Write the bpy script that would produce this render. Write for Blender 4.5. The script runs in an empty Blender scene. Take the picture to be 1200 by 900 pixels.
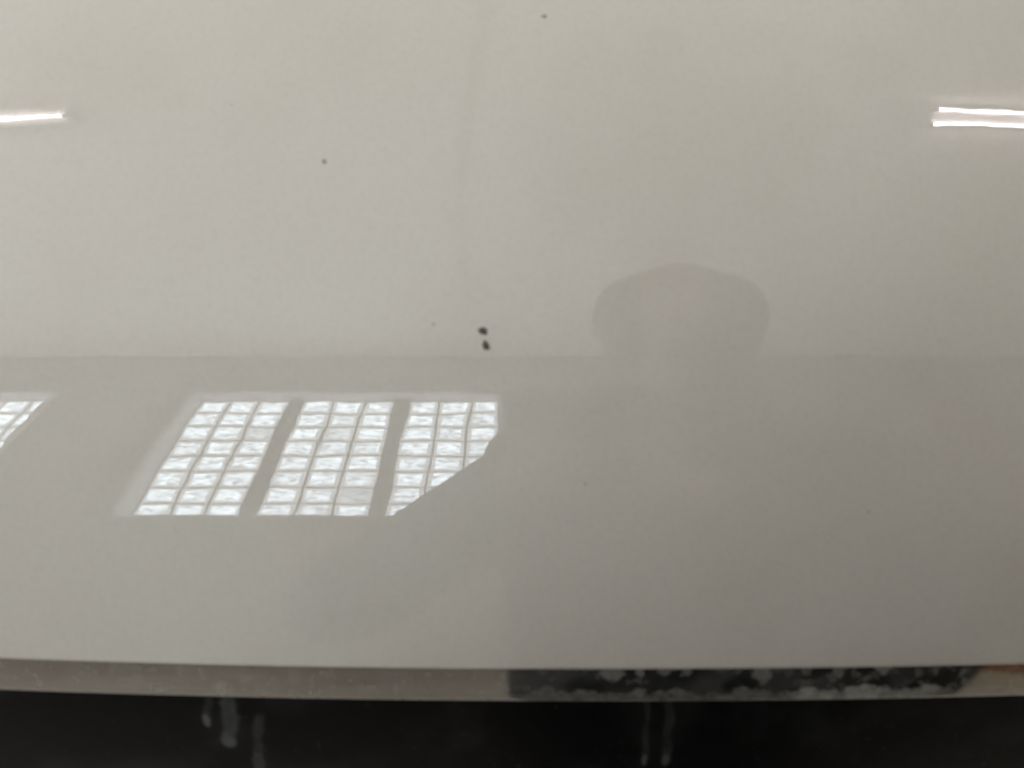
import bpy, bmesh, math, random
import numpy as np
from mathutils import Vector, Matrix

random.seed(7)
rng = np.random.default_rng(11)
SC = bpy.context.scene
COL = SC.collection

# ------------------------------------------------------------------ camera
FPX = 920.0                       # focal length in pixels of the 1200 px wide photograph
PITCH = math.radians(40.9009)     # camera looks down by this much
ZC = 1.42                         # camera height
cam_d = bpy.data.cameras.new("camera")
cam = bpy.data.objects.new("camera", cam_d)
COL.objects.link(cam)
cam.location = (0, 0, ZC)
cam.rotation_euler = (math.pi / 2 - PITCH, 0, 0)
cam_d.sensor_width = 36.0
cam_d.lens = 36.0 * FPX / 1200.0
cam_d.clip_start = 0.002
cam_d.clip_end = 100.0
cam_d.dof.use_dof = True
cam_d.dof.focus_distance = 2.2
cam_d.dof.aperture_fstop = 12.0
SC.camera = cam

# ------------------------------------------------------------------ world: the rest of the hall, even and dim
world = bpy.data.worlds.new("World")
SC.world = world
world.use_nodes = True
bg = world.node_tree.nodes["Background"]
bg.inputs[0].default_value = (1.0, 0.985, 0.955, 1)
bg.inputs[1].default_value = 1.72

# ------------------------------------------------------------------ view
SC.view_settings.view_transform = 'Standard'
SC.view_settings.look = 'None'
SC.view_settings.exposure = 0.24
SC.view_settings.gamma = 1.0
SC.view_settings.use_curve_mapping = False
SC.render.engine = 'CYCLES'
SC.cycles.use_denoising = True
SC.cycles.sample_clamp_indirect = 8.0
SC.cycles.max_bounces = 5
SC.cycles.diffuse_bounces = 3
SC.cycles.glossy_bounces = 3
SC.cycles.caustics_reflective = False
SC.cycles.caustics_refractive = False

GLOW_WINDOW = 6.4
GLOW_TUBE = 12.0

# ------------------------------------------------------------------ helpers
def mat(name):
    m = bpy.data.materials.new(name)
    m.use_nodes = True
    return m, m.node_tree, m.node_tree.nodes["Principled BSDF"]

def simple(name, col, rough=0.6, metal=0.0, var=0.0, scale=6.0, spec=0.5, bump=0.0):
    m, nt, b = mat(name)
    b.inputs["Roughness"].default_value = rough
    b.inputs["Metallic"].default_value = metal
    b.inputs["Specular IOR Level"].default_value = spec
    if var or bump:
        tc = nt.nodes.new("ShaderNodeTexCoord")
        nz = nt.nodes.new("ShaderNodeTexNoise")
        nz.inputs["Scale"].default_value = scale
        nz.inputs["Detail"].default_value = 6
        nt.links.new(tc.outputs["Object"], nz.inputs["Vector"])
        cr = nt.nodes.new("ShaderNodeValToRGB")
        cr.color_ramp.elements[0].position = 0.3
        cr.color_ramp.elements[1].position = 0.7
        cr.color_ramp.elements[0].color = tuple(c * (1 - var) for c in col) + (1,)
        cr.color_ramp.elements[1].color = tuple(min(1, c * (1 + var)) for c in col) + (1,)
        nt.links.new(nz.outputs["Fac"], cr.inputs["Fac"])
        nt.links.new(cr.outputs["Color"], b.inputs["Base Color"])
        if bump:
            bp = nt.nodes.new("ShaderNodeBump")
            bp.inputs["Strength"].default_value = bump
            bp.inputs["Distance"].default_value = 0.01
            nt.links.new(nz.outputs["Fac"], bp.inputs["Height"])
            nt.links.new(bp.outputs["Normal"], b.inputs["Normal"])
    else:
        b.inputs["Base Color"].default_value = tuple(col) + (1,)
    return m

def link(name, me, material=None, parent=None):
    o = bpy.data.objects.new(name, me)
    COL.objects.link(o)
    if material is not None:
        me.materials.append(material)
    if parent is not None:
        o.parent = parent
    return o

def tag(o, label=None, cat=None, group=None, kind=None):
    if label: o["label"] = label
    if cat: o["category"] = cat
    if group: o["group"] = group
    if kind: o["kind"] = kind
    return o

def empty(name, loc=(0, 0, 0)):
    o = bpy.data.objects.new(name, None)
    o.empty_display_size = 0.05
    COL.objects.link(o)
    o.location = loc
    return o

def bm_box(bm, x0, x1, y0, y1, z0, z1, bevel=0.0):
    r = bmesh.ops.create_cube(bm, size=1.0)
    bmesh.ops.scale(bm, vec=(x1 - x0, y1 - y0, z1 - z0), verts=r["verts"])
    bmesh.ops.translate(bm, vec=((x0 + x1) / 2, (y0 + y1) / 2, (z0 + z1) / 2), verts=r["verts"])
    if bevel:
        es = list({e for v in r["verts"] for e in v.link_edges})
        bmesh.ops.bevel(bm, geom=es, offset=bevel, segments=2, profile=0.5, affect='EDGES')

def box_mesh(name, boxes, bevel=0.0):
    bm = bmesh.new()
    for b in boxes:
        bm_box(bm, *b, bevel=bevel)
    me = bpy.data.meshes.new(name)
    bm.to_mesh(me); bm.free()
    return me

def grid_mesh(name, P, attrs=None, flip=False):
    """P: array rows x cols x 3 -> smooth quad grid with float attributes"""
    R, C = P.shape[:2]
    idx = np.arange(R * C).reshape(R, C)
    a, b, c, d = idx[:-1, :-1], idx[:-1, 1:], idx[1:, 1:], idx[1:, :-1]
    q = np.stack([a, b, c, d] if not flip else [a, d, c, b], -1).reshape(-1, 4)
    me = bpy.data.meshes.new(name)
    me.vertices.add(R * C); me.vertices.foreach_set("co", P.reshape(-1).astype(np.float32))
    n = len(q)
    me.loops.add(n * 4); me.loops.foreach_set("vertex_index", q.reshape(-1).astype(np.int32))
    me.polygons.add(n); me.polygons.foreach_set("loop_start", np.arange(0, n * 4, 4, dtype=np.int32))
    me.polygons.foreach_set("use_smooth", np.ones(n, dtype=bool))
    me.update(calc_edges=True)
    for k, v in (attrs or {}).items():
        at = me.attributes.new(k, 'FLOAT', 'POINT')
        at.data.foreach_set("value", v.reshape(-1).astype(np.float32))
    me.validate()
    return me

# ------------------------------------------------------------------ bonnet shape
# cross-section of the rounded nose; x offset makes the front bow slightly
KX, CX, X0, A0 = 0.0317, 0.030, 0.04, 0.34
E0, E1, E2 = 40.9009, 12.7291, -0.3272

def bonnet_profile():
    d = lambda y: PITCH + math.atan((y - 450) / FPX)
    def e(y):
        u = (470 - y) / 100
        if u < 3: return math.radians(E0 + E1 * u + E2 * u * u)
        return math.radians(E0 + E1 * 3 + E2 * 9 + (E1 + 6 * E2) * (u - 3))
    n = lambda y: 0.5 * (d(y) + e(y))
    def march(y0, y1, st, r):
        y, out = y0, []
        while (y1 - y) * st > 0:
            dd = d(y); nn = n(y)
            out.append((r * math.cos(dd), ZC - r * math.sin(dd), nn))
            dp = FPX / (FPX * FPX + (y - 450) ** 2)
            a = -math.cos(dd) * math.cos(nn) - math.sin(dd) * math.sin(nn)
            b = math.sin(dd) * math.cos(nn) - math.cos(dd) * math.sin(nn)
            r += -r * dp * b / a * st; y += st
        return out
    L = march(450, 796, 1, A0)[::-1] + march(450, -50, -1, A0)[1:]
    Y, Z, nn = L[-1]; R = 0.55
    while nn < math.radians(82):
        R = min(R + 0.005, 2.5); nn += 0.004 / R
        Y += 0.004 * math.sin(nn); Z += 0.004 * math.cos(nn); L.append((Y, Z, nn))
    for i in range(150):
        Y += 0.004 * math.sin(nn); Z += 0.004 * math.cos(nn); L.append((Y, Z, nn))
    return np.array(L)

PR = bonnet_profile()
SEG = np.r_[0, np.cumsum(np.hypot(np.diff(PR[:, 0]), np.diff(PR[:, 1])))]
def prof(s):
    return np.interp(s, SEG, PR[:, 0]), np.interp(s, SEG, PR[:, 1]), np.interp(s, SEG, PR[:, 2])

def side(x):
    """how far the whole section recedes and drops away from the centre line"""
    q = (x - X0) ** 2
    far = np.clip(np.abs(x) - 0.40, 0, None)
    return KX * q + 0.9 * far ** 3, -CX * q - 0.8 * far ** 3

def edge_s(x):
    """arc position of the bonnet's front edge, rising a little towards the sides"""
    return 0.0058 + 0.060 * np.minimum((x - X0) ** 2, 0.25)

def pix(x, y):
    """the point of the bonnet surface that shows at a pixel of the photograph, for placing the marks on it"""
    v = Vector(((x - 600) / FPX, 1, -(y - 450) / FPX))
    c, s = math.cos(PITCH), math.sin(PITCH)
    dr = Vector((v.x, v.y * c + v.z * s, -v.y * s + v.z * c)).normalized()
    prev = None
    t = 0.15
    while t < 1.5:
        p = dr * t
        oy, oz = side(p.x)
        f = (ZC + p.z - oz) - np.interp(p.y - oy, PR[:, 0], PR[:, 1])
        if p.y - oy > PR[0, 0] and f < 0: break
        t += 0.0004
    p = dr * t
    oy, oz = side(p.x)
    n = float(np.interp(p.y - oy, PR[:, 0], PR[:, 2]))
    N = Vector(((KX * math.cos(n) + CX * math.sin(n)) * 2 * (p.x - X0), -math.cos(n), math.sin(n))).normalized()
    s_ = float(np.interp(p.y - oy, PR[:, 0], SEG))
    return Vector((p.x, p.y, p.z + ZC)), N, s_

def waves(u, v, n, lmin, lmax, slope):
    h = np.zeros_like(u)
    for _ in range(n):
        lam = math.exp(rng.uniform(math.log(lmin), math.log(lmax)))
        th = rng.uniform(0, math.pi)
        k = 2 * math.pi / lam
        h += (slope / k) * math.sqrt(2.0 / n) * np.sin(k * (u * math.cos(th) + v * math.sin(th)) + rng.uniform(0, 6.28))
    return h

def fnoise(u, v, scale, oct=4, seed=0):
    """smooth value noise in 0..1 for stain shapes"""
    r = np.random.default_rng(seed)
    out = np.zeros_like(u); amp = 1; tot = 0
    for o in range(oct):
        G = r.random((257, 257))
        a = u / scale * 2 ** o; b = v / scale * 2 ** o
        ia = np.floor(a).astype(int); ib = np.floor(b).astype(int)
        fa = a - ia; fb = b - ib
        fa = fa * fa * (3 - 2 * fa); fb = fb * fb * (3 - 2 * fb)
        g = lambda i, j: G[i % 257, j % 257]
        out += amp * ((g(ia, ib) * (1 - fa) + g(ia + 1, ib) * fa) * (1 - fb) + (g(ia, ib + 1) * (1 - fa) + g(ia + 1, ib + 1) * fa) * fb)
        tot += amp; amp *= 0.5
    return out / tot

def sstep(a, b, x):
    t = np.clip((x - a) / (b - a), 0, 1)
    return t * t * (3 - 2 * t)

# ------------------------------------------------------------------ materials
def paint_material():
    m, nt, b = mat("white_car_paint")
    N = nt.nodes.new
    at = N("ShaderNodeAttribute"); at.attribute_name = "mark_mask"
    tc = N("ShaderNodeTexCoord")
    nz = N("ShaderNodeTexNoise"); nz.inputs["Scale"].default_value = 9; nz.inputs["Detail"].default_value = 5
    nt.links.new(tc.outputs["Object"], nz.inputs["Vector"])
    cr = N("ShaderNodeValToRGB")
    cr.color_ramp.elements[0].position = 0.3; cr.color_ramp.elements[1].position = 0.7
    cr.color_ramp.elements[0].color = (0.608, 0.588, 0.548, 1)
    cr.color_ramp.elements[1].color = (0.633, 0.615, 0.577, 1)
    nt.links.new(nz.outputs["Fac"], cr.inputs["Fac"])
    mx = N("ShaderNodeMix"); mx.data_type = 'RGBA'
    mx.inputs["B"].default_value = (0.42, 0.37, 0.31, 1)
    nt.links.new(at.outputs["Fac"], mx.inputs["Factor"])
    nt.links.new(cr.outputs["Color"], mx.inputs["A"])
    # fine dust specks
    vz = N("ShaderNodeTexNoise"); vz.inputs["Scale"].default_value = 420; vz.inputs["Detail"].default_value = 2
    nt.links.new(tc.outputs["Object"], vz.inputs["Vector"])
    vr = N("ShaderNodeMapRange"); vr.inputs[1].default_value = 0.42; vr.inputs[2].default_value = 0.80
    vr.inputs[3].default_value = 0.0; vr.inputs[4].default_value = 0.14
    nt.links.new(vz.outputs["Fac"], vr.inputs[0])
    m2 = N("ShaderNodeMix"); m2.data_type = 'RGBA'
    m2.inputs["B"].default_value = (0.35, 0.32, 0.28, 1)
    nt.links.new(vr.outputs[0], m2.inputs["Factor"])
    nt.links.new(mx.outputs["Result"], m2.inputs["A"])
    nt.links.new(m2.outputs["Result"], b.inputs["Base Color"])
    b.inputs["Roughness"].default_value = 0.5
    b.inputs["Specular IOR Level"].default_value = 0.0
    b.inputs["Coat Weight"].default_value = 1.0
    b.inputs["Coat IOR"].default_value = 1.9
    b.inputs["Coat Roughness"].default_value = 0.007
    # orange peel of the lacquer
    pz = N("ShaderNodeTexNoise"); pz.inputs["Scale"].default_value = 260; pz.inputs["Detail"].default_value = 1
    nt.links.new(tc.outputs["Object"], pz.inputs["Vector"])
    bp = N("ShaderNodeBump"); bp.inputs["Strength"].default_value = 0.35; bp.inputs["Distance"].default_value = 0.00001
    nt.links.new(pz.outputs["Fac"], bp.inputs["Height"])
    nt.links.new(bp.outputs["Normal"], b.inputs["Coat Normal"])
    return m

def stained(name, base, metal, rough, stain, stain_rough, attr="stain", coat=0.0):
    m, nt, b = mat(name)
    N = nt.nodes.new
    at = N("ShaderNodeAttribute"); at.attribute_name = attr
    b.inputs["Base Color"].default_value = base + (1,)
    b.inputs["Metallic"].default_value = metal
    b.inputs["Roughness"].default_value = rough
    s = N("ShaderNodeBsdfPrincipled")
    s.inputs["Base Color"].default_value = stain + (1,)
    s.inputs["Roughness"].default_value = stain_rough
    s.inputs["Specular IOR Level"].default_value = 0.1
    mx = N("ShaderNodeMixShader")
    out = [n for n in nt.nodes if n.type == 'OUTPUT_MATERIAL'][0]
    nt.links.new(at.outputs["Fac"], mx.inputs[0])
    nt.links.new(b.outputs[0], mx.inputs[1])
    nt.links.new(s.outputs[0], mx.inputs[2])
    nt.links.new(mx.outputs[0], out.inputs["Surface"])
    return m

PAINT = paint_material()
CHROME = stained("chrome", (0.21, 0.20, 0.192), 1.0, 0.08, (0.40, 0.40, 0.38), 0.7)
BLACK = stained("black_plastic", (0.003, 0.003, 0.0035), 0.0, 0.42, (0.30, 0.31, 0.31), 0.8)
BLACK.node_tree.nodes["Principled BSDF"].inputs["Specular IOR Level"].default_value = 0.04
EDGE = simple("dark_rubber", (0.012, 0.012, 0.012), 0.7)

# ------------------------------------------------------------------ the room that the paint mirrors
WALL_Y = -3.116 
CEIL_Z = 4.744
WX, WZ, GAP = -2.0429, 4.1225, 0.0808     # left and top edge of the middle window's glass, width of a mullion
PITCHB = 0.20
DEPTH = 0.14                              # depth of the window reveal
NROW = 8
W3 = 3 * PITCHB
WIN_W = 3 * W3 + 2 * GAP
WIN_B = WZ - NROW * PITCHB        # sill hides part of the lowest row

plaster = simple("wall_plaster", (0.17, 0.157, 0.135), 0.85, var=0.10, scale=1.2, bump=0.2)
ceil_m = simple("ceiling_paint", (0.89, 0.88, 0.85), 0.9, var=0.03, scale=0.7)
floor_m = simple("concrete_floor", (0.70, 0.655, 0.585), 0.6, var=0.18, scale=1.1, bump=0.15)
reveal_m = simple("pale_reveal_paint", (0.48, 0.475, 0.46), 0.8, var=0.03)

floor = tag(link("floor", box_mesh("floor", [(-6, 6, -4.5, 4.5, -0.1, 0)]), floor_m), kind="structure")
ceiling = tag(link("ceiling", box_mesh("ceiling", [(-6, 6, -4.5, 1.0, CEIL_Z, CEIL_Z + 0.1), (-6, -1.9, 1.0, 4.5, CEIL_Z, CEIL_Z + 0.1), (0.6, 6, 1.0, 4.5, CEIL_Z, CEIL_Z + 0.1)]), ceil_m), kind="structure")  # gap over the car is made up, lets world light onto the bonnet

# openings in the back wall: three windows in a row
WIN_X = [WX - 0.02, WX - 0.02 - WIN_W - 0.93]
OPEN = [(x - 0.02, x + WIN_W + 0.06) for x in WIN_X]
OPEN.sort()
zt, zb = WZ + 0.035, WIN_B - 0.001
yb, yf = WALL_Y - 0.12, WALL_Y + DEPTH
segs = [(-6, 6, yb, yf, 0, zb), (-6, 6, yb, yf, zt, CEIL_Z)]
xs = [-6] + [v for o in OPEN for v in o] + [6]
for i in range(0, len(xs), 2):
    segs.append((xs[i], xs[i + 1], yb, yf, zb, zt))
wall = tag(link("wall", box_mesh("wall", segs), plaster), kind="structure")
added_side_wall = tag(link("added_side_wall", box_mesh("added_side_wall", [(3.62, 3.74, yf + 0.001, 4.5, 0, CEIL_Z - 0.001)]), simple("added_wall_brown", (0.25, 0.215, 0.16), 0.85, var=0.1, scale=1.3)), kind="structure")  # unseen wall, added to block light and darken the right side

def glow_material(name, strength, col, scale, var):
    m, nt, b = mat(name)
    N = nt.nodes.new
    b.inputs["Base Color"].default_value = (0.7, 0.72, 0.72, 1)
    b.inputs["Roughness"].default_value = 0.15
    tc = N("ShaderNodeTexCoord"); oi = N("ShaderNodeObjectInfo")
    nz = N("ShaderNodeTexNoise"); nz.noise_dimensions = '4D'
    nz.inputs["Scale"].default_value = scale; nz.inputs["Detail"].default_value = 2; nz.inputs["Distortion"].default_value = 0.8
    mp = N("ShaderNodeMapping"); mp.inputs["Scale"].default_value = (0.7, 1, 1.5)
    ml = N("ShaderNodeMath"); ml.operation = 'MULTIPLY'; ml.inputs[1].default_value = 40
    nt.links.new(oi.outputs["Random"], ml.inputs[0])
    nt.links.new(tc.outputs["Object"], mp.inputs["Vector"])
    nt.links.new(mp.outputs[0], nz.inputs["Vector"])
    nt.links.new(ml.outputs[0], nz.inputs["W"])
    mr = N("ShaderNodeMapRange"); mr.inputs[1].default_value = 0.35; mr.inputs[2].default_value = 0.62
    mr.inputs[3].default_value = strength * (1 - var); mr.inputs[4].default_value = strength
    nt.links.new(nz.outputs["Fac"], mr.inputs[0])
    # each block its own brightness (object colour)
    mm = N("ShaderNodeMath"); mm.operation = 'MULTIPLY'
    sp = N("ShaderNodeSeparateColor")
    nt.links.new(oi.outputs["Color"], sp.inputs[0])
    nt.links.new(mr.outputs[0], mm.inputs[0]); nt.links.new(sp.outputs[0], mm.inputs[1])
    b.inputs["Emission Color"].default_value = col + (1,)
    nt.links.new(mm.outputs[0], b.inputs["Emission Strength"])
    return m

GLASS = glow_material("daylit_glass_block", GLOW_WINDOW, (0.80, 0.915, 1.0), 22, 0.70)
RIM = simple("glass_block_rim", (0.62, 0.64, 0.64), 0.2)
RIM.cycles.emission_sampling = 'NONE'
GLASS.cycles.emission_sampling = 'FRONT'
_rb = RIM.node_tree.nodes["Principled BSDF"]
_rb.inputs["Emission Color"].default_value = (0.95, 0.97, 1, 1)
_rb.inputs["Emission Strength"].default_value = GLOW_WINDOW * 0.26
MORTAR = simple("grey_mortar", (0.30, 0.29, 0.27), 0.9, var=0.1, scale=30)

def block_mesh():
    """hollow glass block: bevelled body, inset and dished pane front"""
    w = 0.0915; yb_, yf_ = -0.08, 0.0
    bm = bmesh.new()
    rings = [(w, yb_), (w, yf_ - 0.006), (w - 0.005, yf_), (w - 0.016, yf_), (w - 0.021, yf_ - 0.004)]
    vs = []
    for r, y in rings:
        vs.append([bm.verts.new((sx * r, y, sz * r)) for sx, sz in ((-1, -1), (1, -1), (1, 1), (-1, 1))])
    for a, b in zip(vs, vs[1:]):
        for k in range(4):
            f = bm.faces.new((a[k], a[(k + 1) % 4], b[(k + 1) % 4], b[k])); f.material_index = 1
    f = bm.faces.new(vs[-1]); f.material_index = 0
    f = bm.faces.new(vs[0][::-1]); f.material_index = 1
    bmesh.ops.recalc_face_normals(bm, faces=bm.faces)
    me = bpy.data.meshes.new("glass_block")
    bm.to_mesh(me); bm.free()
    me.materials.append(GLASS); me.materials.append(RIM)
    return me

BLOCK = block_mesh()
DARKER = {(2, 2): 0.55, (2, 4): 0.7, (3, 4): 0.8, (3, 8): 0.75, (6, 5): 0.42, (5, 3): 0.75, (4, 8): 0.8}

def glass_window(x0, label, first):
    t = empty("glass_block_window", (x0, WALL_Y, WIN_B))
    tag(t, label, "window", "glass block windows in the back wall")
    zrel = WZ - WIN_B
    # mortar grid behind the faces of the blocks
    mb = link("mortar_bed", box_mesh("mortar_bed", [(0.0, WIN_W, -0.075, -0.012, 0.0, zrel)]), MORTAR, t)
    for k in (1, 2):
        xm = k * W3 + (k - 1) * GAP
        link("mullion", box_mesh("mullion", [(xm + 0.003, xm + GAP - 0.003, -0.05, 0.03, 0.0, zrel)], 0.004), plaster, t)
    for r in range(NROW):
        for c in range(9):
            o = bpy.data.objects.new("glass_block", BLOCK)
            COL.objects.link(o); o.parent = t
            pan = c // 3
            o.location = (c * PITCHB + pan * GAP + PITCHB / 2, 0.0, zrel - (r + 0.5) * PITCHB)
            g = 1.0 - 0.22 * random.random() ** 2
            if first: g = DARKER.get((r, c), g)
            o.color = (g, g, g, 1)
    # painted reveal round the opening
    rv = []
    y0, y1 = -0.02, DEPTH + 0.006
    rv = [(-0.035, -0.001, y0, y1, -0.0, zrel + 0.030), (WIN_W + 0.001, WIN_W + 0.055, y0, y1, 0.0, zrel + 0.030),
          (-0.036, WIN_W + 0.056, y0, y1, zrel + 0.001, zrel + 0.031)]
    link("reveal", box_mesh("reveal", rv), reveal_m, t)
    link("sill", box_mesh("sill", [(-0.036, WIN_W + 0.056, -0.01, DEPTH + 0.012, -0.03, 0.0)], 0.004), reveal_m, t)
    return t

glass_window(WIN_X[0], "wide glass block window of three panels mirrored left of centre", True)
glass_window(WIN_X[1], "glass block window whose edge is mirrored at the far left", False)

# fluorescent lamps on the ceiling
HOUSING = simple("white_lamp_housing", (0.80, 0.79, 0.77), 0.5)
m_, nt_, b_ = mat("lit_tube")
b_.inputs["Base Color"].default_value = (0.9, 0.9, 0.9, 1)
b_.inputs["Emission Color"].default_value = (1.0, 0.88, 0.90, 1)
b_.inputs["Emission Strength"].default_value = GLOW_TUBE
TUBE = m_
CAP = simple("lamp_cap_metal", (0.6, 0.6, 0.6), 0.35, metal=1.0)

def cyl_x(name, r, l, material, seg=16):
    bm = bmesh.new()
    bmesh.ops.create_cone(bm, cap_ends=True, segments=seg, radius1=r, radius2=r, depth=l)
    bmesh.ops.rotate(bm, cent=(0, 0, 0), matrix=Matrix.Rotation(math.pi / 2, 3, 'Y'), verts=bm.verts)
    for f in bm.faces: f.smooth = len(f.verts) == 4
    me = bpy.data.meshes.new(name); bm.to_mesh(me); bm.free()
    me.materials.append(material)
    return me

TUBE_ME = cyl_x("tube", 0.0122, 1.46, TUBE)
CAP_ME = cyl_x("tube_cap", 0.0165, 0.03, CAP)
def lamp(x, y, tubes, label, rz=0.0):
    t = empty("fluorescent_lamp", (x, y, CEIL_Z))
    t.rotation_euler.z = rz
    tag(t, label, "lamp", "fluorescent lamps on the ceiling")
    link("housing", box_mesh("housing", [(-0.76, 0.76, -0.075, 0.075, -0.05, -0.001)], 0.006), HOUSING, t)
    for ty in tubes:
        o = bpy.data.objects.new("tube", TUBE_ME); COL.objects.link(o); o.parent = t; o.location = (0, ty, -0.075)
        for sx in (-1, 1):
            c = bpy.data.objects.new("cap", CAP_ME); COL.objects.link(c); c.parent = o; c.location = (sx * 0.745, 0, 0)
        for sx in (-1, 1):
            link("holder", box_mesh("holder", [(sx * 0.735 - 0.012, sx * 0.735 + 0.012, ty - 0.012, ty + 0.012, -0.0735, -0.0495)]), HOUSING, t)

lamp(-2.955, -0.23, (0.0,), "single tube lamp mirrored at the upper left edge", 0.02)
lamp(2.775, -0.275, (-0.054, 0.054), "twin tube lamp mirrored at the upper right edge", -0.02)

# things standing by the back wall that the chrome strip picks up
CREAM = simple("cream_card", (0.62, 0.55, 0.42), 0.8, var=0.06, scale=8)
ORANGE = simple("orange_plastic", (0.36, 0.155, 0.09), 0.45, var=0.05)
bx = empty("cardboard_box", (1.80, -1.55, 0))
tag(bx, "cream cardboard box on the floor mirrored at the chrome's right end", "box")
link("carton", box_mesh("carton", [(-0.3, 0.3, -0.25, 0.25, 0.001, 0.33)], 0.004), CREAM, bx)
link("tape", box_mesh("tape", [(-0.301, 0.301, -0.03, 0.03, 0.3295, 0.331)]), simple("brown_tape", (0.35, 0.24, 0.12), 0.4), bx)
cr = empty("plastic_crate", (1.66, -1.55, 0.3315))
tag(cr, "orange plastic crate on top of the cream box", "crate")
link("crate_body", box_mesh("crate_body", [(-0.28, 0.28, -0.2, 0.2, 0, 0.012), (-0.28, -0.268, -0.2, 0.2, 0.0125, 0.2),
     (0.268, 0.28, -0.2, 0.2, 0.0125, 0.2), (-0.267, 0.267, -0.2, -0.188, 0.0125, 0.2), (-0.267, 0.267, 0.188, 0.2, 0.0125, 0.2)], 0.002), ORANGE, cr)
link("rim", box_mesh("rim", [(-0.295, -0.281, -0.215, 0.215, 0.18, 0.2), (0.281, 0.295, -0.215, 0.215, 0.18, 0.2),
     (-0.28, 0.28, -0.215, -0.201, 0.18, 0.2), (-0.28, 0.28, 0.201, 0.215, 0.18, 0.2)]), ORANGE, cr)

# ------------------------------------------------------------------ the car's nose
car = empty("car", (0, 0.9, 0))
tag(car, "glossy white car nose with chrome strip above a black grille", "car")
def car_part(name, me, material, parent=None):
    o = link(name, me, material, parent or car)
    if parent is None: o.location = (0, -0.9, 0)
    return o

# columns: fine where the photograph looks, coarse beyond
XF = np.arange(-0.32, 0.3201, 0.002)
XC = np.r_[np.linspace(-0.80, -0.325, 60), XF, np.linspace(0.325, 0.80, 60)]
S_VIS = 0.45
sf = np.r_[np.linspace(0, S_VIS, 220), np.linspace(S_VIS + 0.006, SEG[-1], 110)]

# bonnet: hem curl first, then the outer skin
U, V = np.meshgrid(XC, sf)
es = edge_s(U)
T = V / SEG[-1]
Sarc = es + T * (SEG[-1] - es)
Y, Z, Nn = prof(Sarc)
oy, oz = side(U)
h = waves(U, Sarc, 80, 0.012, 0.05, 0.00095) + waves(U, Sarc, 30, 0.08, 0.3, 0.0008)
Pb = np.stack([U, Y + oy - h * np.cos(Nn), Z + oz + h * np.sin(Nn)], -1)
# hem: a small round roll-under at the front edge (towards the gap above the chrome)
hem = []
Y0, Z0, N0 = prof(es[0]); oy0, oz0 = side(XC)
R_H = 0.0022
for a in np.linspace(1.0, 0.0, 9)[:-1]:
    ang = a * math.radians(125)
    # centre of roll lies inside by R_H
    cyy = Y0 + R_H * np.cos(N0); czz = Z0 - R_H * np.sin(N0)
    nn = N0 - ang
    hem.append(np.stack([XC, cyy - R_H * np.cos(nn) + oy0, czz + R_H * np.sin(nn) + oz0], -1))
inn = hem[0] + np.array([0, 0.012, 0.004])
Pall = np.concatenate([np.stack([inn] + hem), Pb], 0)
SA = np.concatenate([np.repeat(Sarc[:1], 9, 0), Sarc], 0)
UA = np.concatenate([np.repeat(U[:1], 9, 0), U], 0)
# faint brownish streak that runs down the nose, and a few soft brownish marks
mark_mask = np.zeros_like(UA)
path = [pix(x, y) for x, y in ((572, 2), (556, 80), (546, 150), (538, 230), (548, 320), (560, 360))]
ps = np.array([p[2] for p in path]); px_ = np.array([p[0].x for p in path])
o_ = np.argsort(ps)
cx = np.interp(SA, ps[o_], px_[o_])
inside = sstep(ps.min() - 0.01, ps.min() + 0.02, SA) * (1 - sstep(ps.max() - 0.005, ps.max() + 0.02, SA))
wn = fnoise(UA + 3, SA + 3, 0.018, 3, 5)
mark_mask += 0.21 * np.exp(-((UA - cx) / 0.0035) ** 2) * inside * (0.15 + 1.1 * wn) * (0.45 + 0.6 * sstep(0.42, 0.62, fnoise(UA * 0 + 4, SA + 8, 0.045, 2, 77)))
for (x, y, wpx, hpx, st) in ((213, 117, 6, 7, .10), (462, 153, 8, 9, .05), (168, 200, 5, 5, .05), (806, 482, 12, 5, .07), (835, 487, 7, 4, .08),
                             (928, 418, 16, 5, .06), (1120, 541, 5, 4, .10), (710, 205, 20, 9, .03), (350, 320, 9, 20, .03), (455, 548, 14, 5, .05),
                             (622, 530, 14, 4, -.0), (300, 640, 30, 6, .02), (950, 645, 4, 4, .06), (640, 250, 5, 4, .03)):
    p, n_, s_ = pix(x, y)
    k = (p - Vector((0, 0, ZC))).length / FPX
    ds = k / 0.9
    mark_mask += st * np.exp(-((UA - p.x) / (wpx * k)) ** 2 - ((SA - s_) / (hpx * ds)) ** 2) * (0.5 + fnoise(UA + 1, SA + 1, 0.004, 2, 9))
# overall faint dust film
mark_mask += 0.10 * sstep(0.45, 0.8, fnoise(UA + 5, SA + 5, 0.06, 5, 21))
bonnet = car_part("bonnet", grid_mesh("bonnet", Pall, {"mark_mask": np.clip(mark_mask, 0, 1)}), PAINT)

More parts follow.
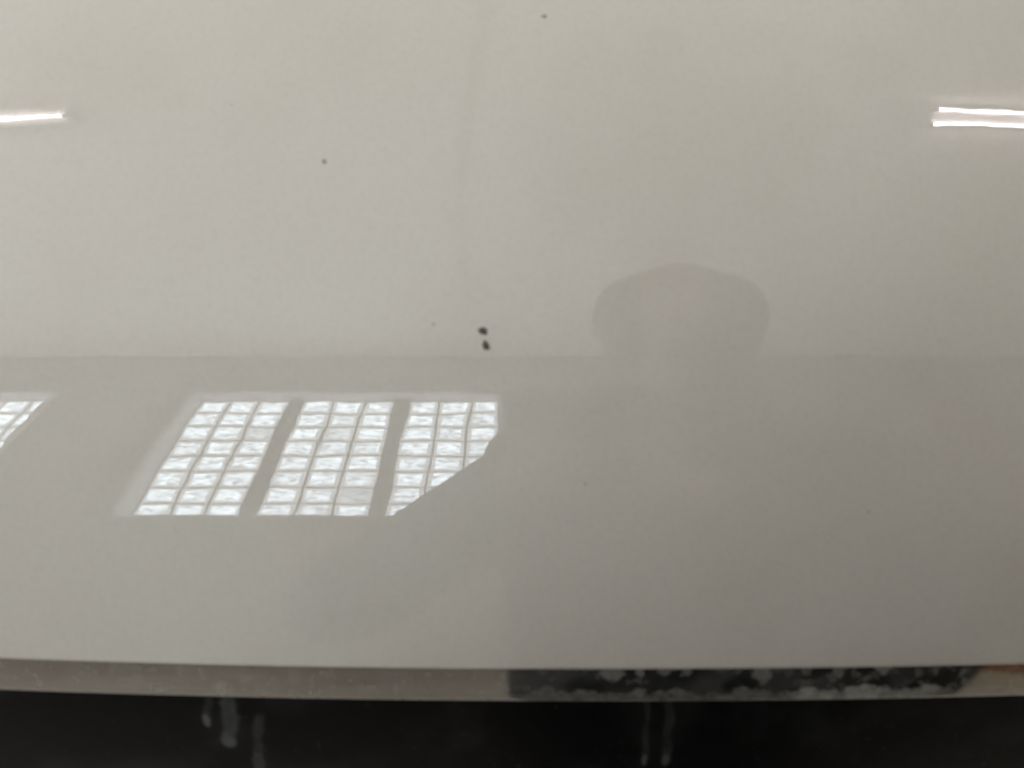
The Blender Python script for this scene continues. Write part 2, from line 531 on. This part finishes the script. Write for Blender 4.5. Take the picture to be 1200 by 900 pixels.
# chrome strip: tucked under the bonnet edge, slightly convex
XS = np.r_[np.linspace(-0.80, -0.325, 40), np.arange(-0.32, 0.3201, 0.0008), np.linspace(0.325, 0.80, 40)]
oyS, ozS = side(XS)
eS = edge_s(XS)
Y0, Z0, N0 = prof(eS)
CH_H = 0.0205
rowsP, rowsV = [], []
def chrome_rows():
    y, z = 0.0, 0.0
    pts = []
    # from the top: hidden lip, shoulder, face, lower round
    pts.append((0.010, 0.006, 1.0)); pts.append((0.0020, 0.0030, 1.0))
    y, z = 0.0012, -0.0008
    n0, n1 = math.radians(21.5), math.radians(13)
    K = 34
    for i in range(K + 1):
        t = i / K
        n_ = n0 + (n1 - n0) * t
        pts.append((y, z, 1 - t))
        y -= CH_H / K * math.sin(n_); z -= CH_H / K * math.cos(n_)
    r = 0.0014; n_ = n1
    for i in range(7):
        n_ -= math.radians(22)
        y -= r * 0.38 * math.sin(n_); z -= r * 0.38 * math.cos(n_)
        pts.append((y, z, 0.0))
    pts.append((y + 0.012, z + 0.0002, 0.0))
    return pts
CR = chrome_rows()
CH_BOT = CR[-2]
wav = waves(XS, XS * 0, 14, 0.03, 0.15, 0.0012)
for (dy, dz, v) in CR:
    rowsP.append(np.stack([XS, Y0 + oyS + dy + wav, Z0 + ozS + dz], -1)); rowsV.append(np.full_like(XS, v))
CP = np.stack(rowsP); CV = np.stack(rowsV)
CU = np.repeat(XS[None], len(CR), 0)
# dried water spots, placed as in the photograph: (x px, height on strip 0..1, half width px, half height 0..1, strength)
chrome_k = 0.355 / FPX
def chx(px): return (px - 600) * chrome_k
st = np.zeros_like(CU)
warp_u = (fnoise(CU + 2, CV * 0.018 + 2, 0.003, 4, 31) - 0.5) * 0.005
warp_v = (fnoise(CU + 7, CV * 0.018 + 7, 0.0025, 4, 32) - 0.5) * 0.24
SPOTS = [(893, .82, 12, .26, .42), (895, .62, 5, .25, .3), (943, .86, 7, .16, .3), (982, .80, 6, .22, .35), (975, .62, 6, .14, .25), (1033, .90, 11, .22, .5),
         (1018, .58, 5, .1, .3), (1003, .70, 6, .1, .2), (1095, .75, 4, .14, .3), (1077, .70, 6, .12, .22), (803, .80, 5, .14, .35), (716, .84, 17, .28, .42),
         (748, .85, 6, .24, .42), (777, .90, 9, .2, .36), (637, .84, 8, .14, .18), (690, .93, 6, .1, .2), (1130, .68, 4, .12, .34), (1135, .42, 3, .1, .3),
         (862, .86, 3, .1, .22), (1012, .3, 5, .12, .3), (945, .42, 8, .16, .22), (640, .22, 14, .2, .25), (750, .2, 9, .16, .35), (797, .24, 8, .14, .3),
         (590, .5, 5, .3, .25), (160, .60, 7, .2, .14), (345, .62, 8, .3, .13), (254, .20, 10, .28, .30), (1192, .30, 5, .2, .35), (872, .2, 10, .25, .3), (183, .08, 5, .10, .35)]
for (px, v, w, hv, s) in SPOTS:
    r = ((CU + warp_u - chx(px)) / (w * chrome_k)) ** 2 + ((CV + warp_v - v) / hv) ** 2
    st = np.maximum(st, 1.25 * s * (1 - sstep(0.45, 1.3, r)) * (0.75 + 0.25 * np.clip(r, 0, 1)))
# crust left by drying along the lower edge
band = fnoise(CU + 11, CV * 0.02 + 11, 0.005, 5, 41)
left = sstep(chx(590), chx(640), CU) * (1 - sstep(chx(1120), chx(1150), CU))
heavy = sstep(chx(905), chx(960), CU) * (1 - sstep(chx(1085), chx(1125), CU))
lvl = 0.17 + 0.13 * heavy + 0.55 * (band - 0.5)
st = np.maximum(st, (0.30 + 0.50 * heavy) * (0.40 + 0.9 * band) * (1 - sstep(lvl, lvl + 0.10, CV)) * (0.3 + 0.7 * left))
st *= 0.62 + 0.62 * fnoise(CU + 51, CV * 0.02 + 51, 0.0018, 3, 71)
# haze of fine dried droplets
st = np.maximum(st, 0.16 * sstep(0.58, 0.72, fnoise(CU + 21, CV * 0.02 + 21, 0.0035, 3, 51)))
st = np.maximum(st, 0.01 + 0.09 * sstep(0.4, 0.75, fnoise(CU + 31, CV * 0.02 + 31, 0.012, 4, 61)))
chrome = car_part("chrome_trim", grid_mesh("chrome_trim", CP, {"stain": np.clip(st, 0, 0.85)}, flip=True), CHROME)

# black grille panel below the chrome
XG = np.r_[np.linspace(-0.80, -0.325, 40), np.arange(-0.32, 0.3201, 0.001), np.linspace(0.325, 0.80, 40)]
oyG, ozG = side(XG); eG = edge_s(XG); Y0, Z0, N0 = prof(eG)
GR = []
y, z = CH_BOT[0] + 0.0075, CH_BOT[1] + 0.0006
GR.append((y + 0.004, z + 0.003, 0.0))
sacc = 0.0
for i in range(110):
    n_ = math.radians(16 - 10 * min(1, sacc / 0.12))
    GR.append((y, z, sacc))
    y -= 0.0009 * math.sin(n_); z -= 0.0009 * math.cos(n_); sacc += 0.0009
for i in range(40):
    n_ = math.radians(6 - 1.0 * i)
    GR.append((y, z, sacc))
    y -= 0.006 * math.sin(n_); z -= 0.006 * math.cos(n_); sacc += 0.006
gw = waves(XG, XG * 0, 10, 0.05, 0.2, 0.004)
GP = np.stack([np.stack([XG, Y0 + oyG + a + gw, Z0 + ozG + b], -1) for a, b, c in GR])
GV = np.stack([np.full_like(XG, c) for a, b, c in GR])
GU = np.repeat(XG[None], len(GR), 0)
gs = np.zeros_like(GU)
GK = 0.40 / FPX
# dried runs: (x px at top, x px at bottom, start m, end m, half width px, strength, drop at the end)
for (xa, xb, s0, s1, w, s, tip) in ((246, 244, 0.001, 0.030, 4.5, .13, .3), (268, 270, 0.001, 0.045, 9, .24, .26), (306, 302, 0.026, 0.060, 6, .14, .1), (302, 313, 0.052, 0.10, 6, .22, .2),
                                    (760, 754, 0.001, 0.056, 3.2, .15, .26), (785, 779, 0.001, 0.056, 5, .13, .22), (742, 748, 0.006, 0.04, 5, .035, 0), (20, 18, 0.0, 0.008, 8, .12, 0), (1000, 1000, 0.03, 0.06, 6, .02, 0)):
    t = np.clip((GV - s0) / (s1 - s0), 0, 1)
    cxx = (xa + (xb - xa) * t - 600) * (0.371 + 0.45 * GV) / FPX + (fnoise(GU * 0 + xa, GV, 0.012, 4, int(xa)) - 0.5) * 0.0042
    wd = w * GK * (0.45 + 1.1 * fnoise(GU * 0 + xa + 9, GV, 0.009, 3, 3 + int(xa)))
    prof_ = np.exp(-((GU - cxx) / wd) ** 4)
    rim_ = 0.6 + 0.4 * np.abs((GU - cxx) / wd).clip(0, 1)
    along = sstep(s0 - 0.004, s0 + 0.003, GV) * (1 - sstep(s1 - 0.004, s1 + 0.004, GV))
    gs = np.maximum(gs, s * prof_ * rim_ * along * (0.25 + 1.1 * fnoise(GU + 4, GV + 4, 0.005, 4, 8)))
    r = ((GU - ((xb - 600) * (0.371 + 0.45 * s1) / FPX)) / (w * 1.1 * GK)) ** 2 + ((GV - s1) / 0.0055) ** 2
    gs = np.maximum(gs, tip * (1 - sstep(0.2, 1.2, r)))
gs = np.maximum(gs, 0.025 * sstep(0.45, 0.8, fnoise(GU + 14, GV + 14, 0.03, 5, 88)))
gs = np.maximum(gs, 0.06 * sstep(0.84, 0.92, fnoise(GU + 24, GV + 24, 0.003, 2, 89)))
grille = car_part("grille", grid_mesh("grille", GP, {"stain": gs}, flip=True), BLACK)

# ------------------------------------------------------------------ specks of dirt stuck to the paint
SPECK = simple("dark_brown_dirt", (0.085, 0.072, 0.058), 0.8, var=0.4, scale=900, bump=0.3)
SPECK2 = simple("grey_brown_dust", (0.36, 0.33, 0.29), 0.9, var=0.3, scale=900)
def speck(x, y, a, b, rot, hgt, label, material):
    p, n, s = pix(x, y)
    k = (p - Vector((0, 0, ZC))).length / FPX
    bm = bmesh.new()
    bmesh.ops.create_icosphere(bm, subdivisions=3, radius=1.0)
    r = random.Random(int(x * 7 + y))
    ph = [r.uniform(0, 6.28) for _ in range(6)]
    for v in bm.verts:
        th = math.atan2(v.co.y, v.co.x)
        f = 1 + 0.06 * math.sin(2 * th + ph[0]) + 0.08 * math.sin(3 * th + ph[1]) + 0.05 * math.sin(5 * th + ph[2])
        g = 1 + 0.25 * math.sin(4 * v.co.x + ph[3]) * math.sin(4 * v.co.y + ph[4])
        v.co = Vector((v.co.x * a * k * f, v.co.y * b * k * f, v.co.z * hgt * g))
    for f in bm.faces: f.smooth = True
    me = bpy.data.meshes.new("dirt_speck"); bm.to_mesh(me); bm.free()
    o = link("dirt_speck", me, material)
    xax = Vector((1, 0, 0)); xax = (xax - n * xax.dot(n)).normalized(); yax = n.cross(xax)
    M = Matrix((xax, yax, n)).transposed() @ Matrix.Rotation(rot, 3, 'Z')
    o.matrix_world = Matrix.Translation(p) @ M.to_4x4()
    tag(o, label, "speck", "specks of dirt on the white paint")

speck(566, 388, 6.4, 4.3, -0.35, 0.0012, "upper of two dark brown specks close together on white bonnet", SPECK)
speck(569.5, 405, 4.3, 6.0, 0.45, 0.0012, "lower of two dark brown specks close together on white bonnet", SPECK)
speck(637.5, 19.5, 2.7, 3.0, 0.2, 0.0008, "tiny dark speck near the top of the white bonnet", SPECK2)
speck(380, 189, 2.8, 3.2, 0.4, 0.0008, "small grey speck alone between left lamp reflection and middle", SPECK2)
speck(1018, 600, 1.5, 1.7, 0.0, 0.0007, "tiny speck at lower right of the white bonnet", SPECK2)
speck(686, 567, 1.5, 1.9, 0.5, 0.0006, "tiny pale speck right of the window reflection", SPECK2)
speck(508, 380, 1.4, 1.8, 0.5, 0.0006, "faint tiny speck left of the two dark specks", SPECK2)
speck(272, 123, 1.0, 1.0, 0.0, 0.0006, "faint tiny speck at upper left of the white bonnet", SPECK2)

# ------------------------------------------------------------------ the photographer, who shows in the reflection
SKIN = simple("skin", (0.17, 0.105, 0.075), 0.5, var=0.06, scale=14)
HAIR = simple("dark_hair", (0.035, 0.025, 0.02), 0.55, var=0.3, scale=60)
JACKET = simple("charcoal_jacket", (0.022, 0.025, 0.031), 0.85, var=0.2, scale=40, bump=0.3)
JEANS = simple("dark_blue_trousers", (0.020, 0.024, 0.034), 0.85, var=0.2, scale=60)
SHOE = simple("black_shoe_leather", (0.02, 0.018, 0.016), 0.4)

def chain(bm, pts, seg=14):
    """tapered round-ended limb through (x, y, z, r) points"""
    for i, (x, y, z, r) in enumerate(pts):
        g = bmesh.ops.create_uvsphere(bm, u_segments=seg, v_segments=8, radius=r)
        bmesh.ops.translate(bm, vec=(x, y, z), verts=g["verts"])
        if i:
            a = Vector(pts[i - 1][:3]); b = Vector((x, y, z)); L = (b - a).length
            if L < 1e-5: continue
            g = bmesh.ops.create_cone(bm, cap_ends=True, segments=seg, radius1=pts[i - 1][3], radius2=r, depth=L)
            q = (b - a).to_track_quat('Z', 'Y').to_matrix()
            bmesh.ops.rotate(bm, cent=(0, 0, 0), matrix=q, verts=g["verts"])
            bmesh.ops.translate(bm, vec=(a + b) / 2, verts=g["verts"])

def blob(bm, c, s, rx=0.0):
    g = bmesh.ops.create_uvsphere(bm, u_segments=24, v_segments=16, radius=1.0)
    bmesh.ops.scale(bm, vec=s, verts=g["verts"])
    bmesh.ops.rotate(bm, cent=(0, 0, 0), matrix=Matrix.Rotation(rx, 3, 'X'), verts=g["verts"])
    bmesh.ops.translate(bm, vec=c, verts=g["verts"])

def fused(name, bm, material, parent, voxel, smooth=6):
    me = bpy.data.meshes.new(name); bm.to_mesh(me); bm.free()
    o = link(name, me, material)
    m = o.modifiers.new("r", 'REMESH'); m.mode = 'VOXEL'; m.voxel_size = voxel; m.use_smooth_shade = True
    s = o.modifiers.new("s", 'SMOOTH'); s.factor = 0.5; s.iterations = smooth
    dg = bpy.context.evaluated_depsgraph_get()
    nm = bpy.data.meshes.new_from_object(o.evaluated_get(dg))
    o.modifiers.clear(); o.data = nm; nm.name = name
    for p in nm.polygons: p.use_smooth = True
    if parent is not None:
        o.parent = parent; o.matrix_parent_inverse = Matrix.Translation(parent.location).inverted()
    return o

BXc, BY = 0.190, -0.17
person = empty("person", (BXc, BY, 0))
tag(person, "person in dark jacket and trousers holding up a phone, mirrored in the paint", "person")

# frame of the phone: a = right, u = up along the phone, f = viewing direction
Fv = Vector((0, math.cos(PITCH), -math.sin(PITCH))); Uv = Vector((0, math.sin(PITCH), math.cos(PITCH))); Cc = Vector((0, 0, ZC))
def ph(a, u, f): return Cc + Vector((a, 0, 0)) + Uv * u + Fv * f
def fin(bm, pts): chain(bm, [tuple(ph(*p[:3])) + (p[3],) for p in pts], 10)

HX, HY, HZ = 0.189, -0.038, 1.622
bm = bmesh.new()
blob(bm, (HX, HY - 0.005, HZ + 0.025), (0.074, 0.094, 0.092), 0.25)      # skull
blob(bm, (HX, HY + 0.022, HZ - 0.045), (0.056, 0.066, 0.078), 0.25)      # face and jaw
blob(bm, (HX, HY + 0.088, HZ - 0.030), (0.012, 0.017, 0.025), 0.3)       # nose
blob(bm, (HX, HY + 0.077, HZ + 0.008), (0.045, 0.014, 0.010), 0.0)       # brow
blob(bm, (HX, HY + 0.078, HZ - 0.066), (0.022, 0.012, 0.007), 0.0)       # mouth
for sx in (-1, 1):
    blob(bm, (HX + sx * 0.030, HY + 0.076, HZ - 0.006), (0.011, 0.010, 0.007))
    blob(bm, (HX + sx * 0.076, HY - 0.002, HZ - 0.015), (0.010, 0.020, 0.032))
chain(bm, [(BXc, -0.125, 1.47, 0.062), (BXc - .001, -0.09, 1.53, 0.056), (HX, HY - 0.03, HZ - 0.03, 0.056)])
# torso, arms, legs as one body
chain(bm, [(BXc, BY - 0.01, 0.93, 0.095), (BXc, BY - 0.01, 1.10, 0.09), (BXc, BY, 1.28, 0.095), (BXc, BY + 0.02, 1.38, 0.07)])
for sx in (-1, 1):
    chain(bm, [(BXc, BY + 0.035, 1.42, 0.07), (BXc + sx * 0.13, BY + 0.03, 1.405, 0.052)])
    chain(bm, [(BXc + sx * 0.09, BY, 0.92, 0.085), (BXc + sx * 0.10, BY + 0.02, 0.50, 0.056), (BXc + sx * 0.105, BY - 0.01, 0.10, 0.040), (BXc + sx * 0.115, BY + 0.09, 0.045, 0.030)])
WL, WR = (0.000, -0.035, 1.302), (0.160, -0.045, 1.300)
EL, ER = (-0.150, -0.12, 1.165), (0.46, -0.15, 1.165)
SL, SR = (BXc - 0.155, -0.14, 1.395), (BXc + 0.165, -0.14, 1.395)
chain(bm, [SL + (0.045,), EL + (0.036,), WL + (0.024,)])
chain(bm, [SR + (0.045,), ER + (0.036,), WR + (0.024,)])
# hands: palm below the phone, fingers up its back, thumb over the screen side
for (wr, x0, sgn) in ((WL, 0.020, 1), (WR, 0.112, -1)):
    pc = ph(x0, -0.094, -0.012)
    chain(bm, [wr + (0.022,), (pc.x - 0.012 * sgn, pc.y, pc.z, 0.017)])
    chain(bm, [wr + (0.022,), (pc.x + 0.014 * sgn, pc.y, pc.z, 0.016)])
    for i, (dx, ln) in enumerate(((-0.016, 0.040), (0.003, 0.036), (0.021, 0.028))):
        fin(bm, [(x0 + sgn * dx, -0.090, -0.006, .0088), (x0 + sgn * (dx + .001), -0.078, 0.007, .0082), (x0 + sgn * (dx + .003), -0.078 + ln * 0.55, 0.0085, .0076), (x0 + sgn * (dx + .005), -0.078 + ln * 0.8, 0.0075, .0066)])
    fin(bm, [(x0 - sgn * 0.036, -0.098, -0.010, .010), (x0 - sgn * 0.040, -0.080, -0.004, .0095), (x0 - sgn * 0.034, -0.062, 0.002, .0085), (x0 - sgn * 0.026, -0.050, 0.006, .0075)])
    fin(bm, [(x0 - sgn * 0.012, -0.098, -0.020, .011), (x0 - sgn * 0.004, -0.072, -0.024, .0095), (x0 + sgn * 0.010, -0.050, -0.0195, .0082), (x0 + sgn * 0.016, -0.040, -0.0185, .0075)])
fused("body", bm, SKIN, person, 0.0042, 3)

# hair: rounded bob, open at the face
bm = bmesh.new()
blob(bm, (HX + 0.005, HY - 0.024, HZ + 0.026), (0.098, 0.104, 0.089), 0.15)
for sx in (-1, 1):
    blob(bm, (HX + 0.005 + sx * 0.052, HY - 0.020, HZ + 0.040), (0.052, 0.080, 0.062), 0.1)
for sx in (-1, 1):
    blob(bm, (HX + 0.004 + sx * 0.050, HY - 0.020, HZ - 0.010), (0.032, 0.060, 0.062), 0.1)
blob(bm, (HX, HY - 0.070, HZ - 0.02), (0.085, 0.05, 0.10), 0.1)
fused("hair", bm, HAIR, person, 0.006, 5)
IRIS = simple("dark_iris", (0.02, 0.015, 0.01), 0.2)
for sx in (-1, 1):
    bm = bmesh.new()
    blob(bm, (HX + sx * 0.030, HY + 0.0845, HZ - 0.004), (0.007, 0.004, 0.0045))
    me = bpy.data.meshes.new("eye"); bm.to_mesh(me); bm.free()
    ey = link("eye", me, IRIS); ey.parent = person; ey.matrix_parent_inverse = Matrix.Translation(person.location).inverted()

# jacket and trousers follow the limbs
bm = bmesh.new()
for dx in (-0.082, 0, 0.068, 0.112):
    chain(bm, [(BXc + dx, BY, 0.86, 0.118), (BXc + dx, BY, 1.10, 0.118), (BXc + dx, BY + 0.01, 1.28, 0.125), (BXc + dx * 0.8, BY + 0.03, 1.375, 0.098)])
for sx, S, E, Wp in ((-1, SL, EL, WL), (1, SR, ER, WR)):
    chain(bm, [(BXc, BY + 0.035, 1.425, 0.078), S + (0.062,)])
    e2 = tuple(E[i] + (Wp[i] - E[i]) * 0.86 for i in range(3))
    chain(bm, [S + (0.062,), E + (0.052,), e2 + (0.040,)])
for t, off, r_ in ((0.80, 0.026, 0.018), (0.62, 0.034, 0.020), (0.45, 0.036, 0.022), (0.25, 0.042, 0.022)):
    for E, Wp, sg in ((EL, WL, -1), (ER, WR, 1)):
        blob(bm, (E[0] + (Wp[0] - E[0]) * t + sg * off * 0.75, E[1] + (Wp[1] - E[1]) * t + 0.012, E[2] + (Wp[2] - E[2]) * t + off * 0.55), (r_, r_ * 1.3, r_ * 0.7))
chain(bm, [(BXc, -0.13, 1.45, 0.075), (BXc, -0.115, 1.485, 0.070)])
fused("jacket", bm, JACKET, person, 0.008, 4)
bm = bmesh.new()
chain(bm, [(BXc - 0.06, BY, 0.92, 0.125), (BXc + 0.06, BY, 0.92, 0.125)])
for sx in (-1, 1):
    chain(bm, [(BXc + sx * 0.09, BY, 0.90, 0.105), (BXc + sx * 0.10, BY + 0.02, 0.50, 0.075), (BXc + sx * 0.105, BY - 0.01, 0.13, 0.066)])
fused("trousers", bm, JEANS, person, 0.010, 3)
for sx in (-1, 1):
    bm = bmesh.new()
    chain(bm, [(BXc + sx * 0.105, BY - 0.03, 0.052, 0.042), (BXc + sx * 0.112, BY + 0.05, 0.045, 0.040), (BXc + sx * 0.118, BY + 0.13, 0.038, 0.034)])
    bm_box(bm, BXc + sx * 0.112 - 0.042, BXc + sx * 0.112 + 0.042, BY - 0.07, BY + 0.16, 0.0, 0.02)
    fused("shoe", bm, SHOE, person, 0.006, 2)

# the phone in the hands; its lens is where the picture is taken from
phone = empty("phone", ph(0.0645, -0.024, -0.0075))
phone.rotation_euler = (math.pi / 2 - PITCH, 0, 0)      # local x right, y up, z towards the person
tag(phone, "dark phone held sideways in both hands, mirrored in the paint", "phone")
bm = bmesh.new(); bm_box(bm, -0.0745, 0.0745, -0.036, 0.036, -0.004, 0.004, 0.0028)
me = bpy.data.meshes.new("phone_body"); bm.to_mesh(me); bm.free()
link("phone_body", me, simple("black_phone_glass", (0.01, 0.01, 0.012), 0.25), phone)
scr = box_mesh("screen", [(-0.070, 0.070, -0.0325, 0.0325, 0.0041, 0.0045)])
link("screen", scr, simple("phone_screen", (0.02, 0.02, 0.022), 0.1), phone)
link("lens_bump", box_mesh("lens_bump", [(-0.0720, -0.0480, 0.008, 0.0335, -0.0052, -0.0041)], 0.0004), simple("lens_glass", (0.015, 0.015, 0.018), 0.08), phone)
